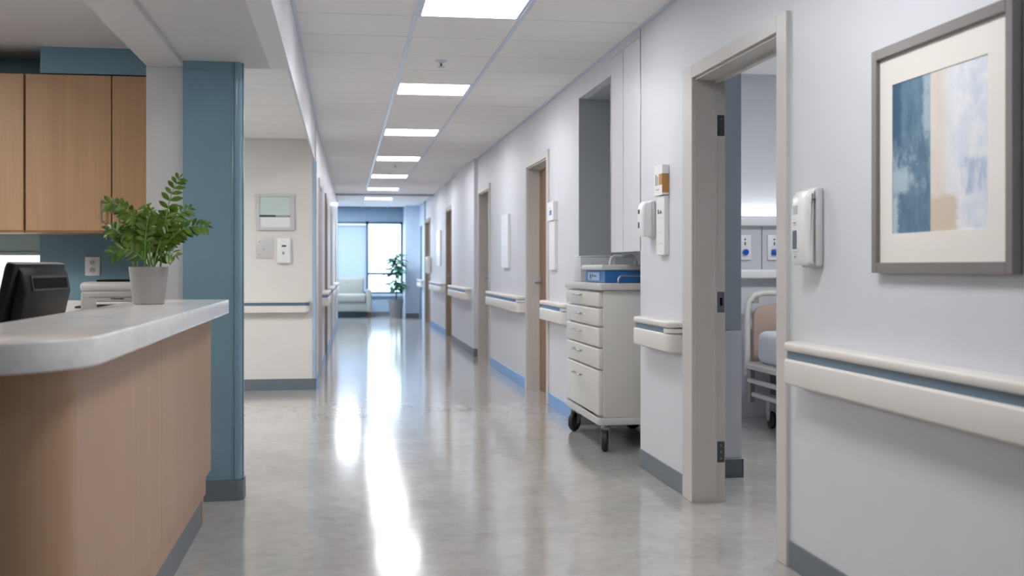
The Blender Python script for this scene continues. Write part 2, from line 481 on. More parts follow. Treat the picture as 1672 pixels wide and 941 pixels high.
# left corridor wall beyond the corner (runs very slightly askew, as in the photograph)
LD = [(11.75, 12.75), (14.2, 15.2), (17.4, 18.4), (21.2, 22.2)]
lw = MB()
prev = 10.975
for a, c in LD + [(24.0, None)]:
    lw.prism([(lwx(prev), prev), (lwx(a), a), (lwx(a) - 0.12, a), (lwx(prev) - 0.12, prev)], 2, 0, 2.21)
    if c:
        lw.prism([(lwx(a), a), (lwx(c), c), (lwx(c) - 0.12, c), (lwx(a) - 0.12, a)], 2, 2.05, 2.21); prev = c
struct('wall_left', lw, 'wall')
b = MB(); prev = 10.96
for a, c in LD + [(24.0, None)]:
    b.prism([(lwx(prev) + 0.008, prev), (lwx(a) + 0.008, a - 0.06), (lwx(a) - 0.001, a - 0.06), (lwx(prev) - 0.001, prev)], 2, 0, 0.105); prev = (c or 0) + 0.06
struct('baseboard_left_2', b, 'base_blue')
cg = MB().prism([(-0.305, 10.952)] + arc(-0.283, 10.968, 0.02, -90, 0, 6) + [(-0.263, 11.02), (-0.27, 11.02), (-0.27, 10.96), (-0.305, 10.96)], 2, 0.106, 2.2)
struct('trim_5', cg, 'guard_blue')
for k, (a, c) in enumerate(LD):
    d = MB()
    x = lwx((a + c) / 2)
    d.box((x - 0.13, a - 0.05, 0), (x + 0.012, a + 0.02, 2.1)); d.box((x - 0.13, c - 0.02, 0), (x + 0.012, c + 0.05, 2.1))
    d.box((x - 0.13, a + 0.02, 2.03), (x + 0.012, c - 0.02, 2.1))
    do = struct('door_%d' % (k + 6), d, 'frame_dark' if k == 1 else 'frame')
    struct('door_leaf', B((x - 0.11, a + 0.02, 0.005), (x - 0.07, c - 0.02, 2.03)), 'wood_door', do)

# corridor end: lintel, portal jambs, lobby
struct('trim_6', B((lwx(22) - 0.1, 21.9, CH - 0.035), (W, 22.05, CH)), 'wall_blue_grey')
pj = MB().box((W - 0.022, 24.12, 0), (W + 0.02, 24.36, 2.6)); pj.box((lwx(24) - 0.13, 23.98, 0), (lwx(24) + 0.012, 24.08, 2.6))
struct('trim_7', pj, 'lobby_blue')
WX0, WXM, WX1, WZ0, WZ1, WY = -1.45, 0.55, 1.40, 0.53, 2.27, 27.2
lb = MB()
lb.box((-1.7, WY, 0), (W + WT, WY + 0.15, WZ0)); lb.box((-1.7, WY, WZ1), (W + WT, WY + 0.15, 2.7))
lb.box((-1.7, WY, WZ0), (WX0, WY + 0.15, WZ1)); lb.box((WX1, WY, WZ0), (W + WT, WY + 0.15, WZ1))
struct('wall_end', lb, 'lobby_blue')
struct('wall_lobby_left', MB().box((-1.8, 23.9, 0), (-1.7, WY + 0.15, 2.7)).box((-1.7, 23.9, 0), (lwx(24) - 0.1, 24.0, 2.7)), 'wall_daylit')
struct('wall_lobby_right', MB().box((W - 0.012, 24.36, 0), (W, 26.1, 2.6)), 'wall_daylit')
struct('column_lobby', B((1.40, 26.1, 0), (W, WY, 2.6)), 'wall_daylit')
struct('ceiling_lobby', B((-1.75, 23.95, CH + 0.0), (LX - 0.02, WY + 0.1, CH + 0.1)), 'tile')
struct('baseboard_end', MB().box((-1.7, WY - 0.01, 0), (1.42, WY + 0.001, 0.1)).box((1.41, 26.09, 0), (W, 26.101, 0.1)), 'base')
wf = MB()
for x0, x1 in ((WX0, WX0 + 0.06), (WXM - 0.03, WXM + 0.03), (WX1 - 0.05, WX1)): wf.box((x0, WY - 0.02, WZ0), (x1, WY + 0.10, WZ1))
for z0, z1, xa in ((WZ0, WZ0 + 0.05, WX0), (WZ1 - 0.06, WZ1, WX0), (0.99, 1.04, WXM)): wf.box((xa, WY - 0.02, z0), (WX1, WY + 0.10, z1))
w1 = struct('window_1', wf, 'win_frame')
struct('window_glass', B((WX0, WY + 0.05, WZ0), (WX1, WY + 0.058, WZ1)), 'glass', w1)
struct('window_sill', B((WX0 - 0.03, WY - 0.07, WZ0 - 0.06), (WX1 + 0.0, WY + 0.02, WZ0), 0.006), 'sill', w1)
sh = thing('roller_shade', 'pale blue roller shade lowered over the left half of the lobby window', 'window shade', (-0.45, WY - 0.03, 2.15))
B((WX0 + 0.06, WY - 0.012, WZ0 + 0.06), (WXM - 0.03, WY - 0.009, WZ1 - 0.1)).build('shade_fabric', M['shade'], sh)
MB().tube([(WX0 + 0.06, WY - 0.04, WZ1 - 0.1), (WXM - 0.03, WY - 0.04, WZ1 - 0.1)], 0.028, 12).build('roller_tube', M['sill'], sh)
B((WX0 + 0.06, WY - 0.02, WZ0 + 0.05), (WXM - 0.03, WY - 0.004, WZ0 + 0.07), 0.003).build('hem_bar', M['sill'], sh)

# back of the corridor, nurse station walls, patient room walls
struct('wall_back', B((-4.2, BACK - 0.2, 0), (W + WT, BACK, 2.7)), 'wall_blue')  # unseen end wall, coloured dark to cut bounced light on the desk front
struct('wall_station_left', B((-4.2, BACK, 0), (-4.1, 6.6, 2.5)), 'wall_blue')
SY = 6.60
sw = MB()
NX0, NX1, NZ0, NZ1 = -3.0, -1.686, 0.995, 1.26
sw.box((-4.1, SY, 0), (-0.985, SY + 0.1, NZ0)); sw.box((-4.1, SY, 1.37), (-0.985, SY + 0.1, 2.5))
sw.box((NX1, SY, NZ0), (-0.985, SY + 0.1, 1.37)); sw.box((-4.1, SY, NZ0), (NX0, SY + 0.1, 1.37))
struct('wall_station_back', sw, 'wall_blue')
struct('wall_station_bulkhead', B((-1.587, 6.22, 2.205), (-0.985, SY, 2.36)), 'wall_blue')
sc_ = MB()
for a, c in ((BACK, 1.0), (1.0, 3.4), (3.4, 5.0), (5.0, 6.6)):
    for x0, x1 in ((-4.1, -2.1), (-2.1, -0.985)): sc_.box((x0 + 0.003, a + 0.003, 2.345), (x1 - 0.003, c - 0.003, 2.365), 0.002, 1)
sc_.box((-4.1, BACK, 2.362), (-0.985, SY, 2.45))
struct('ceiling_station', sc_, 'soffit')
struct('ceiling_station_frame', MB().box((-2.0, 4.6, 2.325), (-1.2, 4.64, 2.345)).box((-1.24, 2.0, 2.325), (-1.2, 4.6, 2.345)), 'soffit')
w2 = struct('window_2', MB().box((NX0, SY + 0.02, 1.245), (NX1, SY + 0.07, 1.262)), 'frost_grey')
struct('window_pane', B((NX0, SY + 0.03, NZ0), (NX1, SY + 0.05, 1.245)), 'frost_lit', w2)
struct('window_transom', B((NX0, SY + 0.03, 1.262), (NX1, SY + 0.05, 1.37)), 'frost_grey', w2)

RX1, RY0, RY1 = 5.6, 1.6, 8.45
rw = MB().box((2.203, RY1, 0), (RX1 + 0.1, RY1 + 0.12, 2.8)); struct('wall_room_head', rw, 'wall')
struct('wall_room_far', B((RX1, RY0, 0), (RX1 + 0.1, RY1, 2.8)), 'wall_blue_grey')
struct('wall_room_near', B((W + WT, RY0 - 0.1, 0), (RX1 + 0.1, RY0, 2.8)), 'wall_blue_grey')
struct('ceiling_room', B((W + WT, RY0, 2.70), (RX1, RY1, 2.8)), 'tile')
# stub wall inside the door: blue-grey paint over a white wainscot
struct('wall_room_stub', B((W + WT + 0.0, 6.035, 0.825), (2.205, 6.05, 2.70)), 'wall_blue_grey')
struct('wall_room_wainscot', B((W + WT - 0.0, 6.03, 0.0), (2.205, 6.05, 0.823)), 'wall')
struct('baseboard_room', MB().box((W + WT, 6.018, 0), (2.212, 6.03, 0.105), 0.002, 1).box((2.204, 6.018, 0), (2.214, 6.4, 0.105), 0.002, 1), 'base')
struct('wall_room_upper', B((W + WT - 0.003, RY0, 2.6), (W + WT + 0.03, RY1, 2.72)), 'wall_blue_grey')

# ------------------------------------------------------------------ doors on the right
def right_door(i, y0, y1, m, near=0.10, far=0.10, leaf=None, depth=0.115):
    d = MB()
    x0 = W - 0.016
    d.box((x0, y0 - near, 0), (W + 0.004, y0 + 0.004, 2.19), 0.003, 1)
    d.box((x0, y1 - 0.004, 0), (W + 0.004, y1 + far, 2.19), 0.003, 1)
    d.box((x0, y0 + 0.0041, 2.126), (W + 0.004, y1 - 0.0041, 2.19))
    d.box((W, y0 - 0.004, 0), (W + WT + 0.01, y0 + 0.012, 2.126)); d.box((W, y1 - 0.012, 0), (W + WT + 0.01, y1 + 0.004, 2.126))
    d.box((W, y0, 2.114), (W + WT + 0.01, y1, 2.13))
    # door stop
    d.box((W + 0.098, y0 + 0.012, 0), (W + 0.112, y0 + 0.026, 2.114)); d.box((W + 0.098, y1 - 0.018, 0), (W + 0.112, y1 - 0.012, 2.114))
    d.box((W + 0.098, y0 + 0.026, 2.10), (W + 0.112, y1 - 0.026, 2.114))
    o = struct('door_%d' % i, d, m)
    if leaf:
        lf = struct('door_leaf', B((W + depth, y0 + 0.016, 0.006), (W + depth + 0.028, y1 - 0.016, 2.11)), leaf, o)
        h = MB().box((W + depth - 0.008, y1 - 0.12, 0.93), (W + depth, y1 - 0.06, 1.10), 0.003, 1)
        h.tube([(W + depth, y1 - 0.09, 1.03), (W + depth - 0.05, y1 - 0.09, 1.03), (W + depth - 0.055, y1 - 0.2, 1.03)], 0.011, 10)
        struct('door_handle', h, 'steel', lf)
    return o
d1 = right_door(1, 4.30, 5.415, 'frame', 0.10, 0.155)
for z in (1.837, 0.20):
    hp = MB().box((W + 0.113, 5.398, z), (W + 0.151, 5.404, z + 0.104), 0.002, 1)
    hg = struct('hinge', hp, 'hinge', d1)
    sm = MB()
    for q in (0.02, 0.052, 0.084): sm.lathe([(0.005, 0), (0.005, -0.0015)], (W + 0.132, 5.398, z + q), 10, 'y')
    struct('hinge_screw', sm, 'steel', hg)
sp = struct('strike_plate', MB().box((W + 0.113, 5.398, 0.952), (W + 0.151, 5.404, 1.056), 0.002, 1), 'steel', d1)
struct('strike_slot', MB().box((W + 0.126, 5.3965, 0.985), (W + 0.139, 5.399, 1.025)), 'black', sp)
right_door(2, 9.50, 10.57, 'frame', 0.07, 0.07, 'wood_door')
right_door(3, 13.40, 14.42, 'frame', 0.07, 0.07, 'frame_dark')
right_door(4, 17.9, 19.1, 'frame_dark', 0.07, 0.07, 'wood_door', 0.05)
right_door(5, 22.9, 24.1, 'frame_dark', 0.07, 0.07, 'frame_dark', 0.06)
d = B((W - 0.03, 25.1, 0), (W - 0.012, 25.6, 2.1)); struct('door_10', d, 'win_frame')

# ------------------------------------------------------------------ ceiling lights and sprinklers
ord_ = ['the largest, cut by the top edge', 'second in the row from the viewer', 'third in the row from the viewer', 'fourth in the row from the viewer', 'fifth in the row from the viewer', 'sixth in the row from the viewer', 'last and smallest of the row']
proto = None
for k, e in enumerate(LIGHT_END):
    lab = 'square white ceiling light panel, ' + ord_[k]
    if proto is None:
        proto = thing('ceiling_light', lab, 'ceiling light', (0.70, e - 0.29, CH), 'ceiling light panels along the corridor')
        y0, y1 = e - 0.58, e
        f = MB()
        f.box((0.408, y0, CH - 0.003), (0.43, y1, CH + 0.01)); f.box((0.97, y0, CH - 0.003), (0.992, y1, CH + 0.01))
        f.box((0.43, y0, CH - 0.003), (0.97, y0 + 0.02, CH + 0.01)); f.box((0.43, y1 - 0.02, CH - 0.003), (0.97, y1, CH + 0.01))
        f.build('frame', M['grid'], proto)
        B((0.43, y0 + 0.02, CH + 0.002), (0.97, y1 - 0.02, CH + 0.008)).build('diffuser', M['lamp'], proto)
        cur = proto
    else:
        cur = copy_tree(proto); cur.location = (0.70, e - 0.29, CH); cur['label'] = lab
sp_l = ['sprinkler head on the ceiling between the first and second light panels', 'sprinkler head on the ceiling just past the fourth light panel', 'tiny sprinkler head on the ceiling near the fifth light panel']
proto = None
for k, (x, y) in enumerate(((0.66, 7.7), (0.70, 15.6), (0.665, 17.05))):
    if proto is None:
        proto = thing('sprinkler_head', sp_l[k], 'sprinkler', (x, y, CH + 0.004), 'ceiling sprinklers')
        MB().lathe([(0.012, 0), (0.042, -0.0005), (0.042, -0.006), (0.014, -0.012), (0.014, -0.02)], (x, y, CH), 24).build('escutcheon', M['grid'], proto)
        MB().lathe([(0.006, -0.018), (0.006, -0.04)], (x, y, CH), 12).build('nozzle', M['darkgrey'], proto)
        q = MB(); q.lathe([(0.008, -0.04), (0.028, -0.042), (0.028, -0.045), (0.008, -0.046)], (x, y, CH), 20)
        q.build('deflector', M['grey_plastic'], proto)
    else:
        c = copy_tree(proto); c.location = (x, y, CH + 0.004); c['label'] = sp_l[k]

# ------------------------------------------------------------------ handrails
def rail_profile(dp=0.085):
    # (x offset toward the corridor, z)
    cap = [(0, 0.862), (-dp + 0.022, 0.862)] + [(-dp + 0.015 + 0.016 * math.cos(math.radians(a)) - 0.0, 0.879 + 0.017 * math.sin(math.radians(a))) for a in (270, 225, 180, 135, 90)] + [(0, 0.896)]
    return cap
def handrail(y0, y1, label, wall=W, blue='rail_blue', dp=0.085, near_cap=True):
    t = thing('handrail', label, 'handrail', (wall, (y0 + y1) / 2, 0.735), 'cream handrails along the right wall')
    rr = 0.05
    def plan(d):   # plan outline with rounded ends
        p = [(wall, y0)]
        p += arc(wall - d + rr, y0 + rr, rr, 270, 180, 7)
        p += arc(wall - d + rr, y1 - rr, rr, 180, 90, 7)
        p += [(wall, y1)]
        return p
    MB().prism(plan(dp), 2, 0.862, 0.896, 0.012, 4).build('top_cap', M['rail'], t)
    MB().prism(plan(dp - 0.012), 2, 0.832, 0.862).build('accent_strip', M[blue], t)
    MB().prism(plan(dp), 2, 0.735, 0.832, 0.010, 3).build('bumper', M['rail'], t)
    if near_cap:   # cream end caps wrap the blue strip
        e = MB().prism([(wall, y0 - 0.002)] + arc(wall - dp + rr, y0 + rr - 0.002, rr + 0.0, 270, 180, 7) + [(wall - dp, y0 + 0.075), (wall, y0 + 0.075)], 2, 0.836, 0.858)
        e.build('end_cap', M['rail'], t)
    return t
handrail(-2.5, 4.09, 'long cream handrail with slate-blue strip below the framed painting', near_cap=False)
handrail(5.60, 6.33, 'short cream handrail with blue strip between the open door and the supply cart')
handrail(8.45, 9.48, 'short cream handrail with blue strip partly hidden behind the supply cart', blue='rail_blue2')
handrail(10.72, 13.2, 'cream handrail with blue strip between the wooden door and the grey door', blue='rail_blue2')
handrail(14.9, 17.55, 'cream handrail with blue strip beside the brown door', wall=W - 0.05, blue='rail_blue2')
handrail(19.35, 22.2, 'small distant cream handrail just past the brown door', blue='rail_blue2')
handrail(24.5, 25.9, 'farthest cream handrail on the pale blue lobby wall', wall=W - 0.012, blue='rail_blue2')
# side-wall handrail facing the viewer
t = thing('handrail', 'cream handrail with blue-grey strip on the warm white wall past the blue column', 'handrail', (-1.5, 10.96, 0.74))
def plan_s(d, x0=-3.4, x1=-0.33):
    return [(x0, 10.96), (x0, 10.96 - d), (x1 - 0.04, 10.96 - d)] + arc(x1 - 0.04, 10.96 - d + 0.04, 0.04, 270, 360, 6) + [(x1, 10.96)]
MB().prism(plan_s(0.085), 2, 0.838, 0.865, 0.008, 3).build('top_cap', M['rail'], t)
MB().prism(plan_s(0.073), 2, 0.808, 0.838).build('accent_strip', M['rail_blue'], t)
MB().prism(plan_s(0.085), 2, 0.745, 0.808, 0.010, 3).build('bumper', M['rail'], t)
for k, (a, c, lab) in enumerate(((12.85, 14.1, 'first cream handrail on the left corridor wall past the corner'), (15.3, 17.3, 'second cream handrail on the left corridor wall past the corner'), (18.5, 21.1, 'third cream handrail on the left corridor wall, farthest down'))):
    t = thing('handrail', lab, 'handrail', (lwx(a), (a + c) / 2, 0.74))
    def pl(d): return [(lwx(a) - 0.002, a), (lwx(a) + d, a), (lwx(c) + d, c), (lwx(c) - 0.002, c)]
    MB().prism(pl(0.08), 2, 0.862, 0.896, 0.01, 3).build('top_cap', M['rail'], t)
    MB().prism(pl(0.07), 2, 0.832, 0.862).build('accent_strip', M['rail_blue2'], t)
    MB().prism(pl(0.08), 2, 0.735, 0.832, 0.01, 3).build('bumper', M['rail'], t)

# ------------------------------------------------------------------ wall fittings on the right
# large soap dispenser
def dispenser_near():
    yc, z0 = 3.955, 1.178
    t = thing('soap_dispenser', 'white wall soap dispenser with small dark window beside the framed painting', 'dispenser', (W, yc, z0))
    B((W - 0.030, yc - 0.074, z0 + 0.0), (W, yc + 0.074, z0 + 0.296), 0.012, 3).build('back_plate', M['grey_plastic'], t)
    # domed cover: side profile extruded across the width
    prof = [(W - 0.03, z0 + 0.012), (W - 0.062, z0 + 0.008), (W - 0.070, z0 + 0.022), (W - 0.073, z0 + 0.12), (W - 0.072, z0 + 0.22), (W - 0.066, z0 + 0.262), (W - 0.052, z0 + 0.282), (W - 0.03, z0 + 0.287)]
    MB().prism(prof, 1, yc - 0.069, yc + 0.069, 0.016, 4).build('cover', M['white_plastic'], t)
    B((W - 0.0755, yc + 0.002, z0 + 0.068), (W - 0.070, yc + 0.040, z0 + 0.138), 0.001, 1).build('level_window', M['lcd'], t)
    B((W - 0.0742, yc - 0.006, z0 + 0.06), (W - 0.070, yc + 0.048, z0 + 0.146), 0.001, 1).build('window_bezel', M['white_plastic'], t)
    B((W - 0.0732, yc + 0.0, z0 + 0.198), (W - 0.070, yc + 0.045, z0 + 0.23)).build('printed_mark', M['grey_plastic'], t)
    B((W - 0.0736, yc + 0.01, z0 + 0.165), (W - 0.070, yc + 0.042, z0 + 0.168)).build('printed_line', M['print'], t)
    B((W - 0.0736, yc + 0.016, z0 + 0.158), (W - 0.070, yc + 0.036, z0 + 0.160)).build('printed_line', M['print'], t)
    MB().lathe([(0.003, 0), (0.003, -0.002)], (W - 0.072, yc + 0.02, z0 + 0.04), 10, 'x').build('indicator', M['print_dark'], t)
    B((W - 0.040, yc - 0.0702, z0 + 0.02), (W - 0.038, yc - 0.067, z0 + 0.27)).build('seam', M['print'], t)
    B((W - 0.046, yc - 0.0705, z0 + 0.247), (W - 0.032, yc - 0.067, z0 + 0.251)).build('latch', M['print_dark'], t)
dispenser_near()
# dispenser near the cart
yc, z0 = 6.17, 1.345
t = thing('hand_sanitizer_dispenser', 'rounded white hand sanitizer dispenser beside the tall white room sign', 'dispenser', (W, yc, z0))
B((W - 0.025, yc - 0.052, z0), (W, yc + 0.052, z0 + 0.21), 0.010, 3).build('back_plate', M['grey_plastic'], t)
MB().prism([(W - 0.02, z0 + 0.004), (W - 0.070, z0 + 0.006), (W - 0.080, z0 + 0.03), (W - 0.082, z0 + 0.12), (W - 0.078, z0 + 0.18), (W - 0.064, z0 + 0.203), (W - 0.02, z0 + 0.208)], 1, yc - 0.052, yc + 0.052, 0.016, 4).build('cover', M['white_plastic'], t)
B((W - 0.0825, yc + 0.0, z0 + 0.135), (W - 0.079, yc + 0.03, z0 + 0.16)).build('printed_mark', M['print_dark'], t)
B((W - 0.0825, yc + 0.003, z0 + 0.055), (W - 0.079, yc + 0.03, z0 + 0.088)).build('printed_mark', M['print_dark'], t)

def sign(y0, y1, z0, zm, z1, label, style):
    t = thing('room_sign', label, 'sign', (W, (y0 + y1) / 2, z0))
    th = 0.028
    B((W - th, y0, z0), (W, y1, zm - 0.004), 0.002, 1).build('strip', M['white_plastic'], t)
    if style != 'plain':
        B((W - th - 0.012, y0 - 0.004, zm), (W, y1 + 0.004, z1), 0.002, 1).build('plate', M['white_plastic'], t)
    yl = lambda f: y1 + (y0 - y1) * f    # 0 = left end as read
    xf = W - th
    if style == 'amber':
        xp = W - th - 0.012
        B((xp - 0.0012, yl(0.62), zm + 0.055), (xp + 0.004, yl(1.02), zm + 0.115)).build('amber_panel', M['amber'], t)
        B((W - th - 0.012, y0 - 0.0055, zm + 0.012), (W - 0.003, y0 - 0.003, zm + 0.115)).build('amber_edge', M['amber'], t)
        for a0, a1, b0, b1 in ((.16, .30, .055, .115), (.4, .5, .055, .105), (.2, .65, .03, .034)): B((xp - 0.0012, yl(a0), zm + b0), (xp + 0.002, yl(a1), zm + b1)).build('printed_block', M['print'], t)
        for z, a0, a1 in ((0.36, .2, .45), (0.34, .2, .6), (0.2, .2, .8), (0.12, .2, .7), (0.06, .2, .8), (0.42, .2, .7)):
            B((xf - 0.001, yl(a0), z0 + z), (xf + 0.002, yl(a1), z0 + z + 0.003)).build('printed_line', M['grey_plastic'], t)
        for a0, a1, h in ((.2, .32, .024), (.38, .44, .012), (.5, .62, .018), (.68, .72, .01)): B((xf - 0.0012, yl(a0), z0 + 0.225), (xf + 0.002, yl(a1), z0 + 0.225 + h)).build('printed_mark', M['print_dark'], t)
    elif style == 'blue':
        xp = W - th - 0.012
        B((xp - 0.0012, yl(0.35), zm + 0.045), (xp + 0.002, yl(0.75), zm + 0.085)).build('blue_symbol', M['knob_blue'], t)
        B((xp - 0.0012, yl(0.3), zm + 0.1), (xp + 0.002, yl(0.6), zm + 0.104)).build('printed_line', M['print'], t)
    else:
        for z in (0.42, 0.36, 0.22): B((xf - 0.001, yl(.25), z0 + z), (xf + 0.002, yl(.75), z0 + z + 0.004)).build('printed_line', M['grey_plastic'], t)
sign(5.86, 6.01, 1.245, 1.57, 1.735, 'tall white room sign with amber panel between the hand sanitizer dispenser and the open door', 'amber')
sign(9.05, 9.30, 1.155, 1.565, 1.72, 'slim white room sign with small blue symbol between the wooden door and the cart', 'blue')
sign(11.7, 12.2, 1.17, 1.745, 1.76, 'plain white wall panel between the wooden door and the grey door', 'plain')
sign(20.2, 20.9, 1.2, 1.845, 1.86, 'distant narrow white wall panel past the brown door', 'plain')
t = thing('wall_dispenser', 'small white wall unit beside the farthest brown-grey door', 'dispenser', (W, 22.75, 1.05))  # wall-mounted dispenser
B((W - 0.10, 22.55, 1.05), (W, 22.8, 1.39), 0.03, 3).build('housing', M['white_plastic'], t)
B((W - 0.104, 22.58, 1.1), (W - 0.09, 22.77, 1.2), 0.004, 1).build('dispensing_slot', M['grey_plastic'], t)

# framed painting
py0, py1, pz0, pz1 = 2.668, 3.452, 1.16, 1.882
t = thing('framed_painting', 'blue and beige abstract painting in a pewter frame on the near right wall', 'painting', (W, (py0 + py1) / 2, pz0))
fw, fd = 0.034, 0.030
f = MB()
f.box((W - fd, py0, pz0), (W, py0 + fw, pz1), 0.002, 1); f.box((W - fd, py1 - fw, pz0), (W, py1, pz1), 0.002, 1)
f.box((W - fd, py0 + fw - 0.001, pz0), (W, py1 - fw + 0.001, pz0 + fw), 0.002, 1); f.box((W - fd, py0 + fw - 0.001, pz1 - fw), (W, py1 - fw + 0.001, pz1), 0.002, 1)
f.build('frame', M['picture_frame'], t)
ay0, ay1, az0, az1 = py0 + 0.135, py1 - 0.115, pz0 + 0.125, pz1 - 0.125
mb = MB()
for a, c in (((py0 + fw, pz0 + fw), (ay0, pz1 - fw)), ((ay1, pz0 + fw), (py1 - fw, pz1 - fw)), ((ay0, pz0 + fw), (ay1, az0)), ((ay0, az1), (ay1, pz1 - fw))):
    mb.box((W - 0.016, a[0], a[1]), (W - 0.004, c[0], c[1]))
mb.build('mount', M['mount'], t)
B((W - 0.013, ay0 - 0.002, az0 - 0.002), (W - 0.005, ay1 + 0.002, az1 + 0.002)).build('artwork', M['art'], t)

# ------------------------------------------------------------------ side wall fittings
yw = 10.96
t = thing('notice_board', 'small square white-framed glass notice board on the warm white wall', 'board', (-0.65, yw, 1.53))
f = MB()
f.box((-0.83, yw - 0.03, 1.53), (-0.80, yw, 1.875), 0.003, 1); f.box((-0.51, yw - 0.03, 1.53), (-0.47, yw, 1.875), 0.003, 1)
f.box((-0.80, yw - 0.03, 1.53), (-0.51, yw, 1.56), 0.003, 1); f.box((-0.80, yw - 0.03, 1.852), (-0.51, yw, 1.875), 0.003, 1)
f.build('frame', M['grey_plastic'], t)
B((-0.80, yw - 0.014, 1.67), (-0.51, yw, 1.852)).build('upper_pane', M['board_glass'], t)
B((-0.80, yw - 0.014, 1.56), (-0.51, yw, 1.66)).build('lower_panel', M['white_plastic'], t)
B((-0.80, yw - 0.02, 1.657), (-0.65, yw - 0.002, 1.677)).build('dark_bar', M['darkgrey'], t)
B((-0.65, yw - 0.018, 1.657), (-0.51, yw - 0.002, 1.674)).build('pale_bar', M['print'], t)
t = thing('switch_plate', 'square white switch plate under the notice board', 'switch', (-0.745, yw, 1.26))
B((-0.83, yw - 0.015, 1.262), (-0.672, yw, 1.463), 0.005, 2).build('plate', M['grey_plastic'], t)
for x, z in ((-0.80, 1.42), (-0.76, 1.35), (-0.80, 1.30)): MB().lathe([(0.007, 0), (0.007, -0.004)], (x, yw - 0.015, z), 12, 'y').build('button', M['print'], t)
t = thing('wall_control_unit', 'white rounded wall control with two grey buttons beside the switch plate', 'control unit', (-0.57, yw, 1.21))
B((-0.638, yw - 0.045, 1.212), (-0.503, yw, 1.463), 0.018, 3).build('housing', M['white_plastic'], t)
B((-0.59, yw - 0.048, 1.372), (-0.548, yw - 0.043, 1.388), 0.001, 1).build('button', M['darkgrey'], t)
B((-0.585, yw - 0.048, 1.30), (-0.565, yw - 0.043, 1.325), 0.001, 1).build('button', M['print'], t)

# ------------------------------------------------------------------ reception desk
t = thing('reception_desk', 'wooden reception desk with rounded corner and thick white quartz top', 'desk', (-0.75, 4.2, 0))
def desk_plan(xe, yf, rad, xb, y_end, yb, xl=-3.2):
    p = [(xl, yf)] + arc(xe - rad, yf + rad, rad, 270, 360, 16) + [(xe, y_end), (xb, y_end)]
    p += arc(xb - 0.12, yb + 0.12, 0.12, 0, -90, 8) + [(xl, yb)]
    return p
MB().prism(desk_plan(-0.526, 2.285, 0.295, -0.912, 5.30, 2.70), 2, 0.966, 1.03, 0.005, 3).build('countertop', M['quartz'], t)
ye = 5.31
def panel(xe, yf, rad, z0, z1, name, m, th=0.03, ys=None):
    # thin shell following the outer plan
    outer = [(-3.1, yf)] + arc(xe - rad, yf + rad, rad, 270, 360, 14) + [(xe, ye)]
    inner = [(xe - th, ye)] + arc(xe - rad, yf + rad, rad - th, 360, 270, 14) + [(-3.1, yf + th)]
    return MB().prism(outer + inner, 2, z0, z1).build(name, M[m], t)
seam = 3.90
def side_panel(y0, y1): return B((-0.637, y0 + 0.0015, 0.245), (-0.607, y1 - 0.0015, 0.966), 0.0015, 1)
side_panel(seam, ye).build('front_panel', M['wood_desk'], t)
side_panel(2.68, seam).build('front_panel', M['wood_desk'], t)
cpl = [(-3.1, 2.48)] + arc(-0.807, 2.68, 0.20, 270, 360, 14) + arc(-0.807, 2.68, 0.17, 360, 270, 14) + [(-3.1, 2.51)]
MB().prism(cpl, 2, 0.245, 0.966).build('corner_panel', M['wood_desk'], t)
panel(-0.630, 2.505, 0.18, 0.135, 0.2449, 'lower_rail', 'wood_desk')
panel(-0.642, 2.52, 0.17, 0.0, 0.1349, 'toe_kick', 'base')
B((-1.75, 2.95, 0.70), (-0.66, 5.28, 0.735), 0.004, 1).build('work_surface', M['quartz'], t)
B((-1.70, 5.25, 0), (-0.64, 5.30, 0.966)).build('end_panel', M['wood_desk'], t)

# monitor on the work surface
t = thing('computer_monitor', 'black computer monitor seen from behind the reception counter', 'monitor', (-1.155, 4.22, 0.735))
t0 = MB()
ca = math.radians(12)
def place(o):   # tilt: top leans toward +X
    o.data.transform(Matrix.Rotation(ca, 4, 'Y'))
    o.data.transform(Matrix.Rotation(math.radians(-4), 4, 'Z'))
    o.data.transform(Matrix.Translation((0.0, 0, 0.15)))
cx_, cy_, cz_ = t.location
def mp(mb, n, m, par=t):
    mb.bm.transform(Matrix.Translation(t.location)); o = mb.build(n, M[m], par); place(o); return o
mp(B((-0.012, -0.265, 0.0), (0.022, 0.265, 0.315), 0.008, 2), 'bezel', 'black')
mp(B((-0.016, -0.25, 0.015), (-0.0115, 0.25, 0.30)), 'screen', 'black')
hb = MB().prism([(0.02, 0.005), (0.060, 0.02), (0.064, 0.225), (0.040, 0.285), (0.02, 0.305)], 1, -0.225, 0.258, 0.010, 3)
bh = mp(hb, 'back_housing', 'black')
ang = MB()
ang.prism([(0.0425, 0.279), (0.0625, 0.229), (0.0665, 0.231), (0.0465, 0.281)], 1, -0.165, 0.225); vs = mp(ang, 'vent_strip', 'hinge', bh)
for k in range(24):
    y = -0.150 + k * 0.015
    mp(MB().prism([(0.0495, 0.272), (0.0635, 0.237), (0.0675, 0.2385), (0.0535, 0.2735)], 1, y, y + 0.0075), 'vent_slot', 'black', bh)
mp(B((-0.012, -0.262, 0.3145), (0.022, 0.262, 0.3175), 0.001, 1), 'top_trim', 'print')
MB().lathe([(0.11, 0), (0.11, 0.008), (0.02, 0.015), (0.018, 0.25)], (cx_, cy_, 0.735), 28).build('stand', M['black'], t)

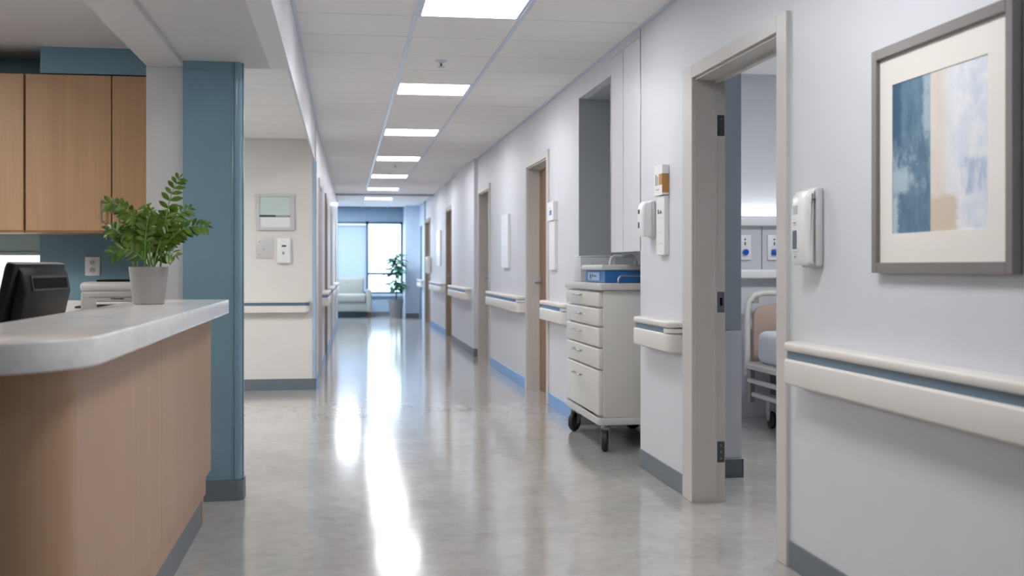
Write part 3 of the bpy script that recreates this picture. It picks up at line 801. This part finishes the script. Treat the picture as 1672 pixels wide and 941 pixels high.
# back counter, base cabinets, printer
t = thing('back_counter', 'white quartz back counter under the wooden wall cabinets', 'counter', (-2.5, 6.3, 0))
B((-4.08, 6.0, 0.87), (-0.987, 6.598, 0.91), 0.004, 1).build('countertop', M['quartz'], t)
B((-4.08, 6.575, 0.91), (-0.987, 6.598, 0.993), 0.003, 1).build('backsplash', M['quartz'], t)
B((-4.08, 6.05, 0.1), (-0.987, 6.598, 0.87)).build('body', M['wood'], t)
B((-4.08, 6.1, 0), (-0.987, 6.598, 0.1)).build('plinth', M['base'], t)
t = thing('printer', 'grey desktop printer on the back counter behind the potted plant', 'printer', (-1.16, 6.28, 0.91))
B((-1.355, 6.08, 0.912), (-0.995, 6.46, 1.06), 0.02, 3).build('body', M['printer_body'], t)
B((-1.358, 6.075, 1.05), (-0.992, 6.47, 1.102), 0.022, 4).build('lid', M['grey_plastic'], t)
B((-1.29, 6.15, 1.098), (-1.05, 6.40, 1.112), 0.004, 1).build('paper_tray', M['black'], t)
q = MB().box((-1.27, 6.070, 0.93), (-1.02, 6.083, 1.0), 0.003, 1); q.build('output_slot', M['darkgrey'], t)
B((-1.27, 6.055, 0.985), (-1.02, 6.08, 0.998), 0.003, 1).build('output_tray', M['white_plastic'], t)
B((-1.31, 6.077, 1.022), (-1.1, 6.082, 1.026)).build('panel_line', M['print'], t)
q = MB()
for k in range(6): q.box((-1.2 + k * 0.011, 6.076, 1.012), (-1.2 + k * 0.011 + 0.007, 6.081, 1.018))
q.build('printed_mark', M['print_dark'], t)
B((-1.41, 6.2, 0.96), (-1.355, 6.36, 0.972), 0.004, 1).build('side_tray', M['darkgrey'], t)
for dz in (0,):
    t = thing('wall_outlet', 'white electrical outlet plate on the blue wall above the back counter', 'outlet', (-1.403, SY, 1.13))
    B((-1.443, SY - 0.008, 1.13), (-1.362, SY, 1.237), 0.003, 2).build('plate', M['white_plastic'], t)
    for z in (1.205, 1.162):
        s_ = MB().lathe([(0.016, 0), (0.016, -0.003)], (-1.4025, SY - 0.008, z), 20, 'y').build('socket', M['grey_plastic'], t)
        q = MB(); q.box((-1.409, SY - 0.0125, z - 0.004), (-1.407, SY - 0.0105, z + 0.006)); q.box((-1.398, SY - 0.0125, z - 0.004), (-1.396, SY - 0.0105, z + 0.006))
        q.build('socket_slot', M['print_dark'], s_)

# wall cabinets
def cabinet(x0, x1, xm, handles, label):
    t = thing('wall_cabinet', label, 'cabinet', ((x0 + x1) / 2, 6.59, 1.37), 'wooden cabinets over the back counter')
    B((x0, 6.24, 1.375), (x1, 6.60, 2.20)).build('body', M['wood'], t)
    for (a, c), hx in zip(((x0, xm), (xm, x1)), handles):
        dr = B((a + 0.003, 6.218, 1.372), (c - 0.003, 6.238, 2.198), 0.0015, 1).build('door', M['wood'], t)
        if hx is not None:
            h = MB().tube([(hx, 6.22, 1.42), (hx, 6.195, 1.42), (hx, 6.188, 1.43), (hx, 6.188, 1.52), (hx, 6.195, 1.53), (hx, 6.22, 1.53)], 0.005, 10)
            h.build('handle', M['steel'], dr)
    B((x0, 6.222, 1.36), (x1, 6.60, 1.3745)).build('bottom_rail', M['wood_door'], t)
cabinet(-2.548, -1.668, -2.108, (None, -2.06), 'wooden wall cabinet cut by the left edge of the photo')
cabinet(-1.663, -0.99, -1.225, (-1.27, -1.182), 'wooden two-door wall cabinet with bar handles beside the white column')

# potted plant on the counter
PX, PY, PZ = -0.776, 4.667, 1.03
t = thing('potted_plant', 'green leafy plant in a grey pot on the reception counter', 'plant', (PX, PY, PZ))
MB().lathe([(0.055, 0), (0.060, 0.003), (0.063, 0.02), (0.077, 0.146), (0.0775, 0.15), (0.072, 0.15), (0.068, 0.13)], (PX, PY, PZ), 48).build('pot', M['pot'], t)
MB().lathe([(0.069, 0.122), (0.066, 0.134), (0.02, 0.138)], (PX, PY, PZ), 24).build('soil', M['soil'], t)
def bez(a, b, c, t_): return a * (1 - t_) ** 2 + b * 2 * t_ * (1 - t_) + c * t_ * t_
stems = [ # tip dx, dy, dz ; control fx, fz ; leaflet pairs
 (0.118, 0.00, 0.355, 0.15, 0.85, 9), (0.225, -0.03, 0.165, 0.35, 1.25, 13), (0.150, 0.05, 0.235, 0.25, 1.05, 10),
 (-0.150, -0.02, 0.255, 0.25, 1.05, 11), (-0.165, 0.05, 0.150, 0.35, 1.35, 10), (-0.125, -0.07, 0.055, 0.45, 2.3, 7),
 (0.115, -0.09, 0.045, 0.45, 2.4, 7), (0.02, -0.08, 0.22, 0.1, 0.9, 9), (-0.055, -0.06, 0.20, 0.15, 0.95, 9),
 (0.075, -0.07, 0.17, 0.2, 1.1, 9), (-0.03, 0.09, 0.25, 0.1, 0.9, 9), (0.06, 0.10, 0.22, 0.2, 1.0, 9), (-0.09, 0.10, 0.18, 0.2, 1.1, 8), (-0.085, -0.03, 0.13, 0.3, 1.3, 8), (0.10, 0.03, 0.13, 0.3, 1.3, 8)]
for k, (dx, dy, dz, fx, fz, n) in enumerate(stems):
    a0 = k * 2.4
    a = Vector((PX + 0.03 * math.cos(a0) + dx * 0.12, PY + 0.03 * math.sin(a0), PZ + 0.13))
    c = Vector((PX + dx, PY + dy, PZ + 0.15 + dz))
    b_ = Vector((a.x + dx * fx, a.y + dy * fx, a.z + dz * fz))
    pts = [bez(a, b_, c, i / 12) for i in range(13)]
    st = MB().tube(pts, 0.0038, 8, 0.0012).build('stem', M['stem'], t)
    lf = MB()
    for j in range(n):
        tt = 0.26 + 0.72 * j / (n - 1)
        p = bez(a, b_, c, tt); tan = (bez(a, b_, c, min(1, tt + 0.02)) - bez(a, b_, c, tt - 0.02)).normalized()
        sd = tan.cross(Vector((0.15 * math.sin(k * 1.7), -1, 0.25))).normalized()
        up = sd.cross(tan).normalized()
        ln = (0.052 - 0.016 * abs(j / (n - 1) - 0.35) * 1.4) * random.uniform(0.9, 1.1) * 1.12
        for sg in (-1, 1):
            dd = tan * 0.62 + sd * sg * 0.75 + up * random.uniform(-0.15, 0.3)
            lf.leaf(p, dd, tan.cross(dd).cross(dd) * -1 + up * random.uniform(-0.2, 0.2), ln, ln * 0.40, 0.22, 0.3)
    lf.leaf(pts[-1], (pts[-1] - pts[-2]), Vector((0.3, -0.5, 0.8)), 0.034, 0.011, 0.2, 0.3)
    lf.build('leaflets', M['leaf'], st, sharp=80)

# ------------------------------------------------------------------ supply cart
CX0, CX1, CY0, CY1 = 1.605, 2.155, 6.97, 8.06
t = thing('supply_cart', 'light grey five-drawer supply cart on black casters in the wall bay', 'cart', ((CX0 + CX1) / 2, (CY0 + CY1) / 2, 0))
B((CX0 + 0.030, CY0 + 0.01, 0.215), (CX1 - 0.01, CY1 - 0.01, 1.03), 0.006, 2).build('body', M['cart'], t)
MB().prism([(CX0 - 0.012 + 0.04, CY0 - 0.01)] + [(CX1, CY0 - 0.01), (CX1, CY1 + 0.01), (CX0 + 0.028, CY1 + 0.01)] + arc(CX0 + 0.028, CY1 - 0.03, 0.04, 90, 180, 5) + arc(CX0 + 0.028, CY0 + 0.03, 0.04, 180, 270, 5)[:-1], 2, 1.03, 1.076, 0.007, 2).build('worktop', M['cart_top'], t)
MB().prism([(CX1, CY0 - 0.008), (CX1, CY1 + 0.008), (CX0 + 0.02, CY1 + 0.008)] + arc(CX0 + 0.022, CY1 - 0.022, 0.03, 90, 180, 5) + arc(CX0 + 0.022, CY0 + 0.022, 0.03, 180, 270, 5), 2, 0.17, 0.215, 0.006, 2).build('base_shelf', M['cart_top'], t)
zs = [1.026, 0.918, 0.794, 0.660, 0.521, 0.222]
for z1, z0 in zip(zs, zs[1:]):
    dr = B((CX0, CY0 + 0.022, z0 + 0.005), (CX0 + 0.032, CY1 - 0.014, z1 - 0.007), 0.008, 3).build('drawer', M['cart'], t)
    zc = z1 - (0.035 if z1 > 1.0 else 0.05 if z0 > 0.3 else 0.075); yc = CY0 + 0.64
    h = MB().tube([(CX0 + 0.002, yc - 0.11, zc), (CX0 - 0.018, yc - 0.11, zc), (CX0 - 0.026, yc - 0.10, zc), (CX0 - 0.026, yc + 0.10, zc), (CX0 - 0.018, yc + 0.11, zc), (CX0 + 0.002, yc + 0.11, zc)], 0.006, 8)
    h.build('drawer_handle', M['steel'], dr)
def caster(x, y, rot):
    c = MB().lathe([(0.026, 0.17), (0.026, 0.150), (0.018, 0.146)], (x, y, 0), 16)
    R = Matrix.Translation((x, y, 0)) @ Matrix.Rotation(rot, 4, 'Z')
    f = MB()
    for s_ in (-1, 1):
        f.prism([(-0.035, 0.148), (0.03, 0.148), (0.034, 0.10), (0.045, 0.055), (0.02, 0.055), (-0.03, 0.11)], 1, s_ * 0.027 - 0.003, s_ * 0.027 + 0.003)
    f.box((-0.035, -0.03, 0.14), (0.03, 0.03, 0.15))
    f.bm.transform(R)
    me = bpy.data.meshes.new('tmp'); f.bm.to_mesh(me); c.bm.from_mesh(me); bpy.data.meshes.remove(me)
    co = c.build('caster', M['steel'], t)
    w = MB().lathe([(0.045, -0.018), (0.060, -0.018), (0.066, -0.010), (0.066, 0.010), (0.060, 0.018), (0.045, 0.018)], (0.03, 0, 0.066), 32, 'y')
    w.bm.transform(R); w.build('wheel', M['rubber'], co)
    hb_ = MB().lathe([(0.012, -0.021), (0.040, -0.019), (0.040, 0.019), (0.012, 0.021)], (0.03, 0, 0.066), 24, 'y')
    hb_.bm.transform(R); hb_.build('wheel_hub', M['darkgrey'], co)
caster(CX0 + 0.055, CY0 + 0.06, -1.9); caster(CX0 + 0.055, CY1 - 0.12, -2.3); caster(CX1 - 0.10, CY1 - 0.12, 0.4); caster(CX1 - 0.10, CY0 + 0.10, -2.9)
B((CX0 + 0.05, CY0 + 0.05, 0.166), (CX0 + 0.09, CY0 + 0.09, 0.171)).build('mounting_plate', M['steel'], t)
rl = MB().tube([(1.735, 6.985, 1.075), (1.735, 6.985, 1.105), (1.745, 6.985, 1.118), (1.76, 6.985, 1.123), (2.08, 6.985, 1.123), (2.095, 6.985, 1.118), (2.105, 6.985, 1.105), (2.105, 6.985, 1.075)], 0.007, 8)
rl.build('side_rail', M['steel'], t)
# blue tote
t = thing('storage_tote', 'blue plastic tote with light grey lid and carry handle on top of the cart', 'tote', (1.87, 7.32, 1.077))
tb = MB()
tb.prism([(1.655, 7.03), (2.10, 7.03), (2.10, 7.60), (1.655, 7.60)], 2, 1.077, 1.158, 0.008, 2)
tb.build('box', M['tote_blue'], t)
q = MB().box((1.648, 7.16, 1.09), (1.658, 7.5, 1.146), 0.003, 1); q.build('label_panel', M['tote_label'], t)
q = MB()
for y0, y1, z0, z1 in ((7.40, 7.44, 1.105, 1.13), (7.34, 7.37, 1.112, 1.13), (7.25, 7.31, 1.115, 1.124), (7.36, 7.44, 1.098, 1.102)): q.box((1.6465, y0, z0), (1.6485, y1, z1))
q.build('printed_mark', M['print_dark'], t)
MB().prism([(1.635, 7.02)] + [(2.12, 7.02), (2.12, 7.62), (1.66, 7.62)] + arc(1.655, 7.60, 0.03, 90, 180, 4), 2, 1.158, 1.194, 0.010, 3).build('lid', M['cart_top'], t)
hd = MB().tube([(1.76, 7.32, 1.19), (1.762, 7.32, 1.22), (1.772, 7.32, 1.242), (1.79, 7.32, 1.252), (1.91, 7.32, 1.252), (1.928, 7.32, 1.242), (1.938, 7.32, 1.22), (1.94, 7.32, 1.19)], 0.011, 12)
hd.build('carry_handle', M['cart_top'], t)
# pale box behind it
t = thing('supply_box', 'pale grey upright dispenser box on the cart behind the blue tote', 'box', (1.75, 7.85, 1.077))
B((1.645, 7.73, 1.077), (1.90, 7.95, 1.25), 0.008, 2).build('box', M['grey_plastic'], t)
B((1.645, 7.73, 1.2515), (1.90, 7.95, 1.258), 0.003, 2).build('lid', M['white_plastic'], t)

# ------------------------------------------------------------------ patient room
BX0, BX1, BYH = 3.03, 3.98, 8.24
t = thing('hospital_bed', 'hospital bed with taupe headboard and white mattress in the room beyond the open door', 'bed', (3.5, 7.3, 0))
tb = MB().tube([(BX0 + 0.03, BYH, 0.35), (BX0 + 0.03, BYH, 0.86), (BX0 + 0.045, BYH, 0.92), (BX0 + 0.09, BYH, 0.965), (BX0 + 0.16, BYH, 0.98), (BX1 - 0.16, BYH, 0.98), (BX1 - 0.09, BYH, 0.965), (BX1 - 0.045, BYH, 0.92), (BX1 - 0.03, BYH, 0.86), (BX1 - 0.03, BYH, 0.35)], 0.024, 12)
tb.build('head_frame', M['bed_metal'], t)
pl = [(BX0 + 0.075, 0.43), (BX1 - 0.075, 0.43), (BX1 - 0.075, 0.80)] + arc(BX1 - 0.155, 0.80, 0.08, 0, 80, 6) + [(BX0 + 0.28, 0.905)] + arc(BX0 + 0.155, 0.80, 0.08, 100, 180, 6)
hp = MB().prism(pl, 1, BYH - 0.02, BYH + 0.015, 0.004, 2); hp.build('headboard', M['bed_board'], t)
B((BX0 + 0.07, BYH - 0.01, 0.90), (BX0 + 0.12, BYH + 0.012, 0.965)).build('bracket', M['bed_metal_dim'], t)
B((BX0 + 0.03, 6.2, 0.455), (BX1 - 0.03, 8.06, 0.70), 0.06, 5).build('mattress', M['linen'], t)
f = MB().box((BX0, 6.15, 0.405), (BX0 + 0.05, 8.22, 0.445), 0.006, 1); f.box((BX1 - 0.05, 6.15, 0.405), (BX1, 8.22, 0.445), 0.006, 1)
f.box((BX0 + 0.02, 6.2, 0.43), (BX1 - 0.02, 8.2, 0.457)); f.build('deck', M['bed_metal'], t)
for z, x in ((0.30, 0.01), (0.195, 0.03)):
    B((BX0 + x, 6.25, z), (BX0 + x + 0.03, 8.2, z + 0.035), 0.006, 1).build('side_bar', M['bed_metal'], t)
for x in (BX0 + 0.02, BX1 - 0.06):
    for y in (6.35, 8.15): B((x, y, 0.15), (x + 0.035, y + 0.04, 0.41)).build('leg', M['bed_metal_dim'], t)
f = MB().box((BX0 + 0.12, 6.3, 0.23), (BX1 - 0.12, 8.0, 0.40)); f.build('lift_housing', M['darkgrey'], t)
for x, y in ((BX0 + 0.06, 7.82), (BX1 - 0.08, 7.82), (BX0 + 0.06, 6.45), (BX1 - 0.08, 6.45)):
    c = MB().prism([(y - 0.04, 0.20), (y + 0.04, 0.20), (y + 0.03, 0.10), (y + 0.015, 0.055), (y - 0.015, 0.055), (y - 0.03, 0.10)], 0, x - 0.03, x - 0.022).build('caster', M['bed_metal_dim'], t)
    MB().lathe([(0.03, -0.016), (0.058, -0.016), (0.062, -0.008), (0.062, 0.008), (0.058, 0.016), (0.03, 0.016)], (x, y, 0.062), 24, 'x').build('wheel', M['rubber'], c)
HY = RY1
t = thing('headwall_unit', 'white and grey headwall service panel above the hospital bed', 'wall panel', (3.5, HY, 1.05))
B((2.22, HY - 0.09, 1.50), (4.9, HY, 1.565), 0.012, 3).build('upper_rail', M['white_plastic'], t)
B((2.22, HY - 0.10, 1.088), (4.9, HY, 1.16), 0.014, 3).build('lower_rail', M['white_plastic'], t)
for a, c in ((2.22, 3.243), (3.249, 4.1), (4.106, 4.9)): B((a, HY - 0.03, 1.16), (c, HY, 1.50), 0.002, 1).build('panel', M['panel_grey'], t)
for x, sq, lab in ((3.10, False, 'white medical gas outlet with round blue knob nearer the stub wall'), (3.34, True, 'white medical gas outlet with squarish blue knob beside the door frame edge')):
    t = thing('gas_outlet', lab, 'medical outlet', (x, HY - 0.03, 1.24), 'gas outlets on the headwall')
    B((x - 0.052, HY - 0.052, 1.235), (x + 0.052, HY - 0.03, 1.43), 0.004, 2).build('plate', M['white_plastic'], t)
    q = MB()
    if sq: q.box((x - 0.028, HY - 0.085, 1.272), (x + 0.028, HY - 0.05, 1.318), 0.012, 3)
    else: q.lathe([(0.020, 0), (0.023, -0.006), (0.023, -0.026), (0.016, -0.031)], (x, HY - 0.052, 1.295), 24, 'y')
    q.build('knob', M['knob_blue'], t)
    q = MB(); q.lathe([(0.007, 0), (0.007, -0.003)], (x, HY - 0.052, 1.395), 14, 'y'); q.box((x - 0.004, HY - 0.0535, 1.35), (x + 0.006, HY - 0.051, 1.375)); q.build('port', M['print_dark'], t)

# ------------------------------------------------------------------ lobby furniture
AX0, AX1, AY0, AY1 = -0.46, 0.62, 25.95, 26.75
t = thing('armchair', 'sage grey upholstered armchair in front of the far lobby window', 'armchair', ((AX0 + AX1) / 2, (AY0 + AY1) / 2, 0))
B((AX0 + 0.12, AY0 + 0.02, 0.16), (AX1 - 0.12, AY1, 0.36), 0.02, 2).build('base_frame', M['upholstery'], t)
B((AX0 + 0.125, AY0 - 0.01, 0.36), (AX1 - 0.125, AY1 - 0.12, 0.56), 0.05, 4).build('seat_cushion', M['upholstery'], t)
bk = B((AX0 + 0.10, AY1 - 0.20, 0.40), (AX1 - 0.16, AY1, 0.93), 0.06, 4); bk.build('backrest', M['upholstery'], t)
for a in (AX0, AX1 - 0.12): B((a, AY0, 0.14), (a + 0.12, AY1 - 0.02, 0.655), 0.025, 3).build('armrest', M['upholstery'], t)
for x in (AX0 + 0.02, AX1 - 0.07):
    for y in (AY0 + 0.03, AY1 - 0.08): B((x, y, 0), (x + 0.05, y + 0.05, 0.15)).build('leg', M['sofa_leg'], t)
TX, TY = 1.17, 25.75
t = thing('potted_tree', 'tall indoor tree in a grey planter beside the far lobby window', 'plant', (TX, TY, 0))
MB().lathe([(0.13, 0), (0.17, 0.42), (0.172, 0.435), (0.155, 0.435), (0.15, 0.40)], (TX, TY, 0), 32).build('planter', M['pot2'], t)
MB().lathe([(0.15, 0.37), (0.15, 0.40), (0.03, 0.41)], (TX, TY, 0), 20).build('soil', M['soil'], t)
MB().tube([(TX, TY, 0.38), (TX + 0.02, TY, 0.7), (TX - 0.01, TY + 0.01, 1.1), (TX, TY, 1.42)], 0.018, 8, 0.008).build('trunk', M['trunk'], t)
lf = MB()
for k in range(170):
    z = random.choice((random.uniform(0.68, 0.88), random.uniform(0.98, 1.2), random.uniform(1.2, 1.48)))
    a = random.uniform(0, 2 * PI); rad = random.uniform(0.0, 0.12)
    p = Vector((TX + rad * math.cos(a), TY + rad * math.sin(a), z))
    dd = Vector((math.cos(a), math.sin(a), random.uniform(-0.2, 0.9)))
    L_ = random.uniform(0.17, 0.25)
    lf.leaf(p, dd, Vector((-math.sin(a), math.cos(a), 0.2)), L_, L_ * 0.42, 0.45, 0.25)
lf.build('foliage', M['leaf2'], t, sharp=80)

# ------------------------------------------------------------------ lights
def area(name, loc, sx, sy, energy, color=(1, 1, 1), rot=(0, 0, 0)):
    l = bpy.data.lights.new(name, 'AREA'); l.shape = 'RECTANGLE'; l.size = sx; l.size_y = sy; l.energy = energy; l.color = color
    o = bpy.data.objects.new(name, l); COL.objects.link(o); o.location = loc; o.rotation_euler = rot
    return o
# corridor panels behind/above the viewpoint (same row as the visible ones)
area('corridor_lamp', (0.70, 3.16, CH - 0.01), 0.56, 0.56, 19.0, (0.99, 0.99, 1.0))
area('corridor_lamp', (0.70, 0.26, CH - 0.01), 0.56, 0.56, 5.5, (0.99, 0.99, 1.0))
area('side_corridor_lamp', (-1.9, 8.6, 2.39), 0.58, 1.1, 50, (1, 0.98, 0.955))
area('station_lamp', (-2.6, 4.6, 2.33), 0.6, 0.6, 32, (1, 0.96, 0.91))
area('station_lamp', (-3.0, 3.4, 2.33), 0.6, 0.6, 10, (1, 0.96, 0.91))
area('room_lamp', (3.4, 6.2, 2.68), 1.1, 0.6, 34, (0.97, 0.98, 1.0))
area('headwall_lamp', (3.5, HY - 0.05, 1.575), 1.2, 0.05, 1.3, (1, 1, 1), (PI, 0, 0))
area('lobby_fill', (0.0, 25.4, CH - 0.02), 0.6, 0.6, 60, (0.92, 0.96, 1))  # added fill without a fixture, brightens the lobby
pt = area('window_portal', ((WX0 + WX1) / 2, WY + 0.12, (WZ0 + WZ1) / 2), WX1 - WX0, WZ1 - WZ0, 1.0, (1, 1, 1), (math.radians(-90), 0, 0))
pt.data.cycles.is_portal = True

w = bpy.data.worlds.new('sky'); sc.world = w; w.use_nodes = True
nt = w.node_tree; nt.nodes.clear()
tc = nt.nodes.new('ShaderNodeTexCoord'); sx = nt.nodes.new('ShaderNodeSeparateXYZ'); rp = nt.nodes.new('ShaderNodeValToRGB')
bg = nt.nodes.new('ShaderNodeBackground'); ow = nt.nodes.new('ShaderNodeOutputWorld')
mr = nt.nodes.new('ShaderNodeMapRange'); mr.inputs['From Min'].default_value = -0.3; mr.inputs['From Max'].default_value = 0.3
nt.links.new(tc.outputs['Generated'], sx.inputs[0]); nt.links.new(sx.outputs[2], mr.inputs['Value']); nt.links.new(mr.outputs[0], rp.inputs['Fac'])
e = rp.color_ramp.elements
e[0].position = 0.45; e[0].color = (0.55, 0.68, 0.80, 1)
e[1].position = 0.56; e[1].color = (0.72, 0.88, 1.0, 1)
k = rp.color_ramp.elements.new(0.495); k.color = (0.36, 0.47, 0.55, 1)
nt.links.new(rp.outputs['Color'], bg.inputs['Color']); bg.inputs['Strength'].default_value = 5.0
nt.links.new(bg.outputs[0], ow.inputs[0])

# ------------------------------------------------------------------ camera and view
cam = bpy.data.cameras.new('camera'); co = bpy.data.objects.new('camera', cam); COL.objects.link(co)
F = 1830.0
cam.sensor_width = 36.0; cam.lens = 36.0 * F / 1672.0
cam.shift_y = (436.0 - 470.5) / 1672.0
cam.clip_start = 0.05; cam.clip_end = 200
co.location = (0, 0, 1.18)
co.rotation_euler = (PI / 2, 0, -math.atan((836 - 562) / F))
cam.dof.use_dof = True; cam.dof.focus_distance = 6.0; cam.dof.aperture_fstop = 3.2
sc.camera = co
sc.view_settings.view_transform = 'Standard'; sc.view_settings.look = 'None'
sc.view_settings.gamma = 1.0; sc.view_settings.use_curve_mapping = False; sc.view_settings.exposure = 0.42
try:
    sc.cycles.use_denoising = True
    sc.cycles.max_bounces = 10; sc.cycles.diffuse_bounces = 6; sc.cycles.glossy_bounces = 4
    sc.cycles.sample_clamp_indirect = 8.0
except Exception: pass
